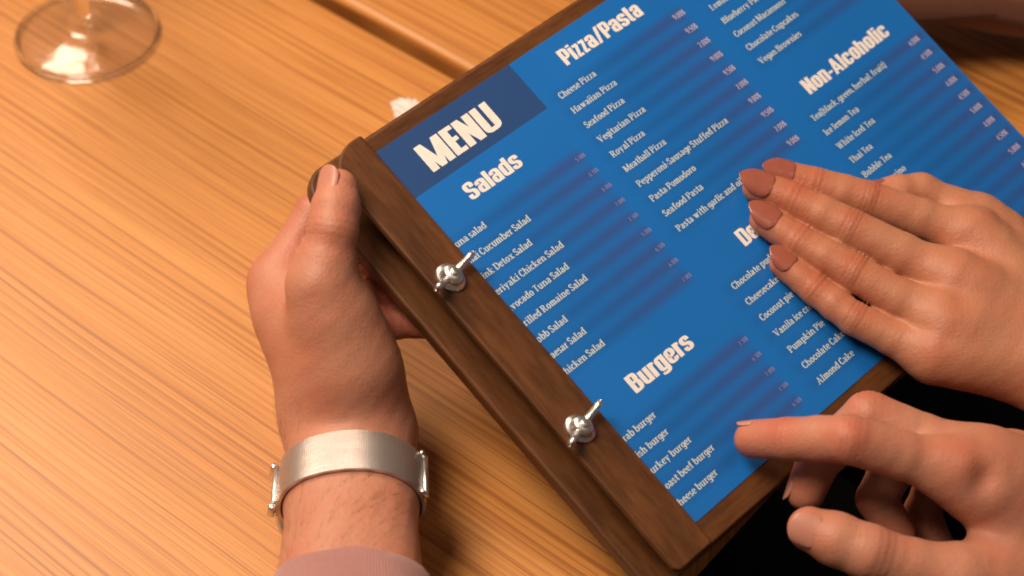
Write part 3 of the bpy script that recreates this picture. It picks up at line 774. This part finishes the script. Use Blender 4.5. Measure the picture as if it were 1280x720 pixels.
def build_hand(fingers, thumb, wrist, elbow, across, dors, size, skin, nail_mat, parent, name, res=.00115, long_nails=False, wrist_r=(.019, .022), spread=.016, forearm_r=.034, lean=1.0, extra=None, knuckle=1.0, tendons=True, mcp=1.0, ridge=0.0, seam=.0014):
    """fingers: list of four lists [knuckle, middle joint, end joint, tip]; across: unit vector over the wrist's width; dors: out of the back of the hand"""
    B = Body(); B.k_core = .014 * size; B.k_join = .011 * size; B.k_limb = seam
    R = [(.0106, .0094, .0086, .0076), (.0110, .0097, .0088, .0078), (.0104, .0092, .0084, .0074), (.0093, .0081, .0074, .0066)]
    wrist = np.asarray(wrist, float); elbow = np.asarray(elbow, float)
    ax = unit(elbow - wrist)
    mc = sum(np.asarray(f[0]) for f in fingers) / 4
    for i, f in enumerate(fingers):
        f = [np.asarray(p, float) for p in f]; r = [x * size * lean for x in R[i]]; r[0] *= mcp
        m01 = f[0] * .5 + f[1] * .5; m12 = f[1] * .5 + f[2] * .5
        root = f[0] * .86 + wrist * .14
        B.limb([root, f[0], m01, f[1], m12, f[2], f[3]], [r[0] * 1.02, r[0] * 1.02, (r[0] + r[1]) * .497, r[1], (r[1] + r[2]) * .494, r[2] * .985, r[3]], .0014)
        off = across * spread * size * (1.5 - i) / 1.5 * .75
        car = wrist * .82 + mc * .18 + off
        B.bone(f[0], car, r[0] * 1.04, .0150 * size)
        if i < 3:
            g_ = np.asarray(fingers[i + 1][0]); B.bone(f[0] * .84 + wrist * .16 + dors * .001, g_ * .84 + wrist * .16 + dors * .001, .0098 * size, .0094 * size)
        B.bone(f[0] * .62 + wrist * .38 - dors * .004 * size, f[0] * .3 + wrist * .7 + off * .5 - dors * .004 * size, .0125 * size, .0150 * size)
        if ridge: B.bone(f[0] * .80 + wrist * .20 + dors * ridge, f[0] * .35 + wrist * .65 + off * .6 + dors * ridge, .0125 * size, .0125 * size)
        for j, (amp, offs) in ((1, (.00034 * knuckle, (-.0030, -.0008, .0015, .0036))), (2, (.00024 * knuckle, (-.0014, .0012)))):
            t = unit(f[j + 1] - f[j - 1]); d = unit(dors - t * (dors @ t))
            bend = unit(f[j] - f[j - 1]) - unit(f[j + 1] - f[j])
            if np.linalg.norm(bend) > .25: d = unit(bend - t * (bend @ t))
            B.creases.append((f[j], t, d, amp * size, .00075 * size, [o * size for o in offs], r[j] * 1.35))
            B.tones.append((f[j] + d * r[j], .010 * size, .85))
        B.tones.append((f[3], .012 * size, .8)); B.tones.append((f[0] + dors * r[0], .013 * size, .5))
        if tendons:
            B.bone(f[0] + dors * r[0] * .42, f[0] * .25 + wrist * .75 + off * .55 + dors * .0085 * size, r[0] * .62, .0050 * size)
    th = [np.asarray(p, float) for p in thumb]; rt = [x * size * lean for x in (.0150, .0116, .0102, .0084)]
    B.bone(th[0], th[1], rt[0] * 1.05, rt[1] * 1.08)
    B.bone(th[0], wrist * .9 + mc * .1, rt[0] * .95, .017 * size)
    B.bone(th[0] * .5 + th[1] * .5, np.asarray(fingers[0][0]) * .55 + wrist * .45, .0105 * size, .0115 * size)
    B.limb([th[0] * .3 + th[1] * .7, th[1], th[1] * .5 + th[2] * .5, th[2], th[2] * .45 + th[3] * .55, th[3]], [rt[1] * 1.05, rt[1], (rt[1] + rt[2]) * .485, rt[2], rt[2] * .97, rt[3]], .003)
    tt = unit(th[3] - th[1])
    B.tones.append((th[3], .013 * size, .5)); B.tones.append((th[2], .011 * size, .4))
    for s in (-1, 1):
        w0 = wrist + across * s * spread * size * .92; e0 = elbow + across * s * spread * 1.25 * size
        B.bone(w0, w0 * .72 + e0 * .28, wrist_r[0] * size, wrist_r[1] * size)
        B.bone(w0 * .72 + e0 * .28, e0, wrist_r[1] * size, forearm_r * size)
        B.bone(w0, mc * .25 + wrist * .75 + across * s * spread * .8 * size, wrist_r[0] * size, .015 * size)
    B.bone(wrist, elbow, wrist_r[1] * 1.02 * size, forearm_r * size)
    if extra: extra(B, th)
    o = link(name, B.mesh(name, res), skin, parent)
    return B, o

# ------------------------------------------------------------------ the people
WOMAN = empty('person', (0.42, 0.62, 0)); tag(WOMAN, 'person at the right with brown polished nails, hand flat on the menu', 'person')
MAN = empty('person', (0.30, 0.35, 0)); tag(MAN, 'person in mauve knit holding the board and pointing at the burgers', 'person')
def keep(o, parent):    # parts are modelled in place
    o.matrix_parent_inverse = Matrix.Translation(-Vector(parent.location))
    return o

# --- left hand of the woman, palm down on the sheet
Wf = [[at_menu(1213, 296, 21), at_menu(1085, 250, 15), at_menu(1020, 231, 10), at_menu(976, 219, 7)],
      [at_menu(1190, 349, 25), at_menu(1062, 285, 18), at_menu(992, 251, 11.5), at_menu(948, 234, 8)],
      [at_menu(1178, 404, 23), at_menu(1067, 341, 16), at_menu(997, 302, 10), at_menu(956, 275, 7)],
      [at_menu(1164, 446, 17), at_menu(1068, 398, 11.5), at_menu(1018, 362, 8), at_menu(979, 330, 5.8)]]
Wt = [at_menu(1285, 335, 17), at_menu(1222, 278, 12), at_menu(1150, 243, 9), at_menu(1098, 246, 7.5)]
Ww = at_menu(1345, 452, 30); We = at_menu(1345, 452, 30) + np.array([0.235, -0.075, 0.055])
Wax = unit(We - Ww); Wacr = unit(np.cross(Wax, MN)); 
if Wacr @ (Wf[0][0] - Wf[3][0]) < 0: Wacr = -Wacr
def w_extra(B, th):
    B.dents.append((at_menu(1228, 318, 33), .010, .0022)); B.dents.append((at_menu(1200, 380, 36), .006, .0010))
BW, woman_left = build_hand(Wf, Wt, Ww, We, Wacr, unit(MN), 0.88, M_SKIN_WOMAN, M_NAIL_POLISH, WOMAN, 'left_hand', spread=.015, extra=w_extra, lean=1.07, knuckle=1.2, seam=.0021, res=.0008)
keep(woman_left, WOMAN)
for i, f in enumerate(Wf):
    r = (.0076, .0078, .0074, .0066)[i] * .88 * 1.07
    nail(BW, f[2], f[3], r, unit(MN) + np.array([-.05, -.22, 0]), [.0156, .0166, .0160, .0136][i], r * .86, .0030, M_NAIL_POLISH, woman_left, 1.0, r2=(.0086, .0088, .0084, .0074)[i] * .94)
nail(BW, Wt[2], Wt[3], .0084 * .86, MN, .016, .0066, .003, M_NAIL_POLISH, woman_left, 1.0)

# --- right arm of the woman resting on the table beyond the sheet
def P3(x, y, z): return np.array([x, y, z])
hb = at_z(1235, -42, .050)
g = np.array([-.93, -.10, .0]); sd = np.array([-.10, .93, 0.0])
Rf = []
for i in range(4):
    k = hb + np.array([-.070, 0, .0]) + sd * (.030 - .02 * i) * -1 + np.array([0.0, 0, .004 - .004 * i])
    Rf.append([k, k + g * .040 + P3(0, 0, .004), k + g * .052 + P3(0, 0, -.018), k + g * .036 + P3(0, 0, -.030)])
Rt = [hb + P3(-.012, .026, .004), hb + P3(-.045, .036, .010), hb + P3(-.075, .034, .014), hb + P3(-.095, .028, .014)]
BR, woman_right = build_hand(Rf, Rt, hb + P3(.020, 0, -.004), hb + P3(.26, -.05, -.002), np.array([0, 1.0, 0]), P3(0, 0, 1.0), 0.9, M_SKIN_WOMAN, M_NAIL_POLISH, WOMAN, 'right_hand', res=.003)
keep(woman_right, WOMAN)
RWp = hb + P3(.020, 0, -.004); RWe = hb + P3(.26, -.05, -.002)

# --- left hand of the man, gripping the end of the board
d_w = depth(at_z(443, 560, .036))
Lw = at_d(441, 545, d_w - .004); Le = at_z(436, 800, .052)
Lf = [[at_d(349, 352, .846), at_d(392, 268, .852), at_menu(440, 262, -27), at_menu(486, 292, -27)],
      [at_d(362, 378, .868), at_menu(402, 318, -34), at_menu(470, 330, -30), at_menu(520, 345, -28)],
      [at_d(380, 402, .880), at_menu(430, 365, -38), at_menu(492, 368, -32), at_menu(540, 378, -30)],
      [at_d(400, 430, .884), at_menu(452, 402, -38), at_menu(500, 402, -33), at_menu(532, 405, -31)]]
Lt = [at_d(438, 455, .812), at_d(402, 356, .802), at_d(416, 288, .800), at_menu(423, 236, 13.0)]
Lax = unit(Le - Lw)
Ldors = unit(np.array([-.80, -.05, .45])); Lacr = unit(np.cross(Lax, np.cross(RT, Lax)))
Lacr = unit(RT - Lax * (RT @ Lax)); 
# the wrist is seen on its thumb side: its width runs across the picture
def l_extra(B, th):
    B.bone(at_d(374, 395, .835), at_d(410, 470, .822), .018, .018)
    B.bone(at_d(420, 400, .815), at_d(446, 470, .818), .0165, .0175)
    B.dents.append((at_d(373, 318, .815), .006, .0012))
    cr = at_d(404, 300, .790)
    tb = unit(th[3] - th[1]); dn = unit(-FW - tb * (-FW @ tb))
    B.creases.append((th[2], tb, dn, .0003, .0009, [-.003, 0, .003], .013))
BL, man_left = build_hand(Lf, Lt, Lw, Le, Lacr, Ldors, 1.0, M_SKIN_MAN, M_NAIL, MAN, 'left_hand', wrist_r=(.0152, .0158), spread=.0095, forearm_r=.0195, extra=l_extra, tendons=False)
keep(man_left, MAN)
nail(BL, Lt[2], Lt[3], .0084, np.array([-.55, .25, .75]), .0125, .0068, .0, M_NAIL, man_left, .2, .00012, r2=.0100)

# --- right hand of the man, index finger pointing at the sheet
d0 = depth(at_menu(936, 549, 10))
Rr = [[at_d(1190, 588, d0 - .024), at_d(1062, 549, d0 - .034), at_d(986, 549, d0 - .016), at_d(942, 549, d0 - .004)],
      [at_d(1226, 578, d0 - .014), at_d(1086, 520, d0 - .010), at_d(1024, 574, d0 + .002), at_d(1007, 614, d0 + .004)],
      [at_d(1256, 583, d0 + .004), at_d(1128, 560, d0 + .012), at_d(1096, 624, d0 + .012), at_d(1122, 668, d0 + .010)],
      [at_d(1282, 596, d0 + .022), at_d(1176, 590, d0 + .028), at_d(1152, 640, d0 + .028), at_d(1172, 680, d0 + .024)]]
Rth = [at_d(1278, 742, d0 - .020), at_d(1196, 728, d0 - .034), at_d(1085, 690, d0 - .040), at_d(1012, 661, d0 - .036)]
Rw = at_d(1392, 694, d0 + .004); Re = at_d(1392, 694, d0 + .004) + np.array([.16, -.15, -.02])
Rax = unit(Re - Rw); Rdors = unit(np.array([.10, -.25, 1.0])); Racr = unit(np.cross(Rax, Rdors))
if Racr @ (Rr[0][0] - Rr[3][0]) < 0: Racr = -Racr
def r_extra(B, th):
    B.dents.append((at_d(1228, 600, d0 - .036), .0065, .0030)); B.dents.append((at_d(1264, 614, d0 - .024), .0055, .0026))
    tb = unit(th[3] - th[1]); dn = unit(-FW - tb * (-FW @ tb))
    B.creases.append((th[2] * .9 + th[1] * .1, tb, dn, .00035, .0009, [-.004, -.001, .0022], .014))
BM, man_right = build_hand(Rr, Rth, Rw, Re, Racr, Rdors, 1.0, M_SKIN_MAN, M_NAIL, MAN, 'right_hand', extra=r_extra, knuckle=.9, lean=1.08, mcp=.90, ridge=.0035)
keep(man_right, MAN)
nail(BM, Rth[2], Rth[3], .0090, np.array([.15, -.75, .62]), .0130, .0072, -.0004, M_NAIL, man_right, .2, .00014, r2=.0108)
nail(BM, Rr[0][2], Rr[0][3], .00795, np.array([0, .85, .55]), .0110, .0064, -.0006, M_NAIL, man_right, .1, .00014, r2=.0092)
for i in (1,):
    nail(BM, Rr[i][2], Rr[i][3], .0081, np.array([-1.0, .5, .1]), .0110, .0064, -.0006, M_NAIL, man_right, .1, .00014, r2=.0094)

for nm, S in (('woman left', Wf), ('man left', Lf), ('man right', Rr)):
    print(nm, [[round(float(np.linalg.norm(f[i + 1] - f[i])) * 1000) for i in range(3)] for f in S])
for nm, T, w_ in (('wl', Wt, Ww), ('ml', Lt, Lw), ('mr', Rth, Rw)): print(nm, [round(float(np.linalg.norm(T[i + 1] - T[i])) * 1000) for i in range(3)], [p.round(3).tolist() for p in T])

# loop around a limb that follows the skin
def loop_on(body, c, axis, ref, n, lift):
    e1 = unit(ref - axis * (ref @ axis)); e2 = np.cross(axis, e1)
    A = np.arange(n) * 2 * math.pi / n
    D = e1 * np.cos(A)[:, None] + e2 * np.sin(A)[:, None]
    return [(c, d, float(r_) + lift) for d, r_ in zip(D, body.surface(c, D))]
def tube_mesh(name, rows, thick, closed_uv=True):
    """rows: list of rings (list of (c,d,r)); outer and inner skin; uv x around, y along"""
    n = len(rows[0]); m = len(rows); V = []; UV = {}
    for lay in (0, 1):
        for j, ring in enumerate(rows):
            for k, (c, d, r) in enumerate(ring):
                V.append(c + d * (r + (thick if lay == 0 else 0)))
    bm = bmesh.new(); vs_ = [bm.verts.new(tuple(v)) for v in V]; uvl = bm.loops.layers.uv.new('UVMap')
    def face(q, uv):
        f = bm.faces.new([vs_[z] for z in q])
        for lp, w in zip(f.loops, uv): lp[uvl].uv = w
    N_ = n * m
    for j in range(m - 1):
        for k in range(n):
            k2 = (k + 1) % n; q = (j * n + k, j * n + k2, (j + 1) * n + k2, (j + 1) * n + k)
            uv = [(k / n, j / (m - 1)), ((k + 1) / n, j / (m - 1)), ((k + 1) / n, (j + 1) / (m - 1)), (k / n, (j + 1) / (m - 1))]
            face(q, uv); face([N_ + z for z in q[::-1]], uv[::-1])
    for j in (0, m - 1):
        for k in range(n):
            k2 = (k + 1) % n; face((j * n + k, N_ + j * n + k, N_ + j * n + k2, j * n + k2), [(k / n, 0)] * 4)
    me = from_bm(name, bm, True); me.set_sharp_from_angle(angle=math.radians(38))
    return me

# --- hairs on the man's wrist
def hairs(body, w, ax, s0, s1, n, seed, parent, mat, arc=(0, 360)):
    rs = np.random.RandomState(seed); V = []; Fc = []
    e1 = unit(RT - ax * (RT @ ax)); e2 = np.cross(ax, e1)
    if e2 @ FW > 0: e2 = -e2
    for q in range(n):
        c = w + ax * (s0 + (s1 - s0) * rs.rand()); a = math.radians(arc[0] + (arc[1] - arc[0]) * rs.rand())
        d = e1 * math.cos(a) + e2 * math.sin(a)
        r_ = float(body.surface(c, d[None])[0]); P = c + d * r_
        side = unit(np.cross(ax, d)); dirn = unit(-ax * (.5 + .5 * rs.rand()) - side * (.4 + .7 * rs.rand()) + d * .22)
        L = .004 + .005 * rs.rand(); wd = .000042; b = len(V); sd_ = unit(np.cross(dirn, d))
        for k in range(4):
            t = k / 3; C_ = P + dirn * L * t + d * (.0006 * math.sin(t * 2.2)) - ax * L * .25 * t * t
            ww = wd * (1 - .75 * t)
            V += [C_ + sd_ * ww, C_ - sd_ * ww * .5 + d * ww, C_ - sd_ * ww * .5 - d * ww]
        for k in range(3):
            for j in range(3): Fc.append((b + k * 3 + j, b + k * 3 + (j + 1) % 3, b + k * 3 + 3 + (j + 1) % 3, b + k * 3 + 3 + j))
    o = keep(link('arm_hair', from_np('arm_hair', V, Fc, True), mat, parent), parent); o['kind'] = 'stuff'
    return o
M_HAIR = plain('brown_hair', (0.055, 0.022, 0.011), 0.6)
hairs(BL, Lw, Lax, .042, .082, 130, 2, MAN, M_HAIR, (35, 175))
hairs(BL, Lw, Lax, -.020, .012, 36, 5, MAN, M_HAIR, (95, 185))

# --- wristwatch on the man's left wrist
wc = Lw + Lax * .0305
tilt = unit(Lax + np.array([0, 0, 0]))
watch = empty('wristwatch', wc.tolist()); tag(watch, 'steel wristwatch with fine mesh band on the wrist beside the board', 'watch')
rows = []
nR = 96
base = loop_on(BL, wc, tilt, RT, nR, .0006)
rad = np.array([b[2] for b in base]); rad = np.maximum(rad, .012)
for _ in range(4): rad = np.maximum(rad, (np.roll(rad, 1) + np.roll(rad, -1)) / 2)
base = [(b[0], b[1], float(r_)) for b, r_ in zip(base, rad)]
Wd = .0215
for j in range(7):
    s = (j / 6 - .5) * Wd
    edge = .0003 if j in (0, 6) else 0
    rows.append([(c + tilt * s, d, r_ - edge) for c, d, r_ in base])
band = link('band', tube_mesh('band', rows, .0014), M_BAND, watch)
def place(o): o.matrix_parent_inverse = Matrix.Translation(-Vector(watch.location)); return o
place(band)
def ring_point(ang, lift=.0):
    k = int(round(ang / 360 * nR)) % nR; c, d, r_ = base[k]; return c + d * (r_ + .0014 + lift), d
def rod(name, a, b, r_, mat, parent, seg=14):
    L = np.linalg.norm(b - a)
    me = lathe(name, [(0, 0), (r_ * .7, 0), (r_, r_ * .35), (r_, L - r_ * .35), (r_ * .7, L), (0, L)], seg)
    o = link(name, me, mat, parent); q = Vector((b - a).tolist()).to_track_quat('Z', 'Y')
    o.matrix_parent_inverse = Matrix.Translation(-Vector(watch.location))
    o.rotation_mode = 'QUATERNION'; o.rotation_quaternion = q; o.location = a.tolist(); return o
# which way is up around the wrist: e1 = right of picture, e2 = axis x e1
e2 = np.cross(tilt, unit(RT - tilt * (RT @ tilt)))
sgn = 1 if e2 @ (-FW) > 0 else -1
def ang(a): return (a if sgn > 0 else -a) % 360
for a_ in (10, ):
    P, d = ring_point(ang(a_), .0008)
    rod('clasp_bar', P - tilt * .0112, P + tilt * .0112, .0013, M_STEEL, watch)
    P, d = ring_point(ang(a_ + 9), .0006)
    for s in (-1, 1):
        Q, _ = ring_point(ang(a_ + 1), .0008)
        rod('clasp_side', P + tilt * s * .0108, Q + tilt * s * .0108, .0011, M_STEEL, watch)
P, d = ring_point(ang(172), .0010)
rod('lug_bar', P - tilt * .0100, P + tilt * .0100, .0012, M_STEEL, watch)
for s in (-1, 1):
    Q, _ = ring_point(ang(184), .0016)
    rod('lug', P + tilt * s * .0112 + d * .0004, Q + tilt * s * .0112 + d * .001, .0018, M_STEEL, watch)
Pc, dcs = ring_point(ang(224), .0002)
me = lathe('case', [(0, -.001), (.0120, -.001), (.0136, .0005), (.0140, .003), (.0136, .0052), (.0128, .0060), (.0124, .0063), (0, .0063)], 48)
cs_ = link('case', me, M_STEEL, watch)
cs_.matrix_parent_inverse = Matrix.Translation(-Vector(watch.location))
zq = dcs; xq = unit(tilt - zq * (tilt @ zq)); yq = np.cross(zq, xq)
cs_.matrix_local = Matrix.Translation(-Vector(watch.location)).inverted() @ Matrix.Identity(4) if False else cs_.matrix_local
mcs = Matrix(((xq[0], yq[0], zq[0], Pc[0]), (xq[1], yq[1], zq[1], Pc[1]), (xq[2], yq[2], zq[2], Pc[2]), (0, 0, 0, 1)))
cs_.matrix_basis = mcs
cr_ = link('crown', lathe('crown', [(0, 0), (.0026, 0), (.0026, .0034), (.0020, .0038), (0, .0038)], 20), M_STEEL, cs_)
cr_.location = (0, 0.0137, .003) if yq @ (-FW) > 0 else (0, -0.0137, .003)
cr_.rotation_euler = (math.radians(-90), 0, 0) if yq @ (-FW) > 0 else (math.radians(90), 0, 0)

# --- knit sleeve of the man's left arm
rows = []
for j, s in enumerate((.083, .0845, .089, .096, .110, .130, .158, .195, .23)):
    c = Lw + Lax * s
    ring = loop_on(BL, c, Lax, RT, 72, 0)
    rad = np.array([max(b[2], .018) for b in ring])
    for _ in range(6): rad = np.maximum(rad, (np.roll(rad, 1) + np.roll(rad, -1)) / 2)
    lift = (.0006, .0016, .0018, .0020, .0026, .0036, .005, .007, .009)[j]
    rows.append([(b[0], b[1], float(r_) + lift + .0006 * math.sin(k * .5 + j)) for k, (b, r_) in enumerate(zip(ring, rad))])
keep(link('sleeve', tube_mesh('sleeve', rows, .0016), M_KNIT, MAN), MAN)
def sleeve_on(body, w, ax, s0, s1, mat, parent, lift=.003):
    rows = []
    for j in range(6):
        c = w + ax * (s0 + (s1 - s0) * j / 5)
        ring = loop_on(body, c, ax, UP, 40, 0); r_ = max(b[2] for b in ring)
        rows.append([(b[0], b[1], max(b[2], .02) + lift + .001 * j) for b in ring])
    return keep(link('sleeve', tube_mesh('sleeve', rows, .0016), mat, parent), parent)
sleeve_on(BM, Rw, Rax, .06, .20, M_KNIT, MAN)
sleeve_on(BW, Ww, Wax, .10, .225, M_DARK, WOMAN)
sleeve_on(BR, RWp, unit(RWe - RWp), -.075, .235, M_ARM_SHADE, WOMAN, .004)  # sleeve added to darken the forearm that lies in shade

# --- dark trousers under the table edge
def tl(x, y, z): return TO + TG * x + TP * y + np.array([0, 0, z])
T = Body(); T.k_core = .05
T.bone(tl(.30, -.30, -.19), tl(.80, -.34, -.15), .075, .095)
T.bone(tl(.30, -.08, -.20), tl(.80, -.20, -.15), .075, .095)
keep(link('trousers', T.mesh('trousers', .008), M_DARK, MAN), MAN)
T2 = Body(); T2.k_core = .05
T2.bone(tl(.30, .14, -.20), tl(.80, .06, -.16), .07, .085)
T2.bone(tl(.26, .34, -.20), tl(.80, .24, -.16), .07, .085)
keep(link('trousers', T2.mesh('trousers', .008), M_DARK, WOMAN), WOMAN)

# ------------------------------------------------------------------ wine glass
gl = at_z(110, 46, 0)
glass = empty('wine_glass', (gl[0], gl[1], 0)); tag(glass, 'clear stemmed wine glass standing on the table behind the board', 'glass')
foot = [(0.0001, .0004), (.030, .0004), (.0378, .0006), (.0382, .0013), (.0380, .0020), (.034, .0027), (.022, .0044), (.012, .0072), (.0068, .0115), (.0047, .019), (.0040, .032)]
stem_bowl = [(.0038, .055), (.0040, .080), (.0052, .092), (.012, .099), (.024, .110), (.034, .128), (.0385, .150), (.037, .175), (.0325, .205), (.0318, .2055), (.0311, .205),
             (.0355, .175), (.037, .150), (.0325, .129), (.023, .112), (.012, .1025), (.005, .099), (0.0001, .0985)]
fo = link('foot', lathe('foot', foot[:9] + [(.0066, .0112), (0.0001, .0112)], 72), M_THIN, glass)
link('stem', lathe('stem', [(0.0001, .0113)] + foot[9:] + stem_bowl[:3] + [(0.0001, .0925)], 40), M_GLASS, glass)
link('bowl', lathe('bowl', [(0.0001, .0926), (.0050, .0926)] + stem_bowl[3:], 72), M_THIN, glass)
rim_ = [(.0391 + .0014 * math.cos(a_), .0016 + .0012 * math.sin(a_)) for a_ in [2 * math.pi * k / 10 for k in range(10)]]
link('foot_rim', lathe('foot_rim', rim_, 90, True, True), M_GLASS, glass)

# ------------------------------------------------------------------ scrap of tissue behind the board
sc_p = at_z(512, 133, .008)
bm = bmesh.new(); bmesh.ops.create_icosphere(bm, subdivisions=4, radius=1.0)
rs = np.random.RandomState(3); dirs = rs.normal(size=(26, 3)); dirs /= np.linalg.norm(dirs, axis=1)[:, None]
for v in bm.verts:
    q = np.array(v.co); f = 1 - .28 * max(0, max((dirs @ q) - .80) / .20) ** .7 - .10 * abs(math.sin(q[0] * 7 + q[1] * 5)) * (q[2] + 1)
    v.co = Vector((q[0] * .013 * f, q[1] * .012 * f, q[2] * .0055 * f))
sc_ = link('tissue_scrap', from_bm('tissue_scrap', bm, True), M_SCRAP)
sc_.location = (sc_p[0], sc_p[1], .0048)
tag(sc_, 'small crumpled white tissue on the table behind the top of the board', 'tissue')
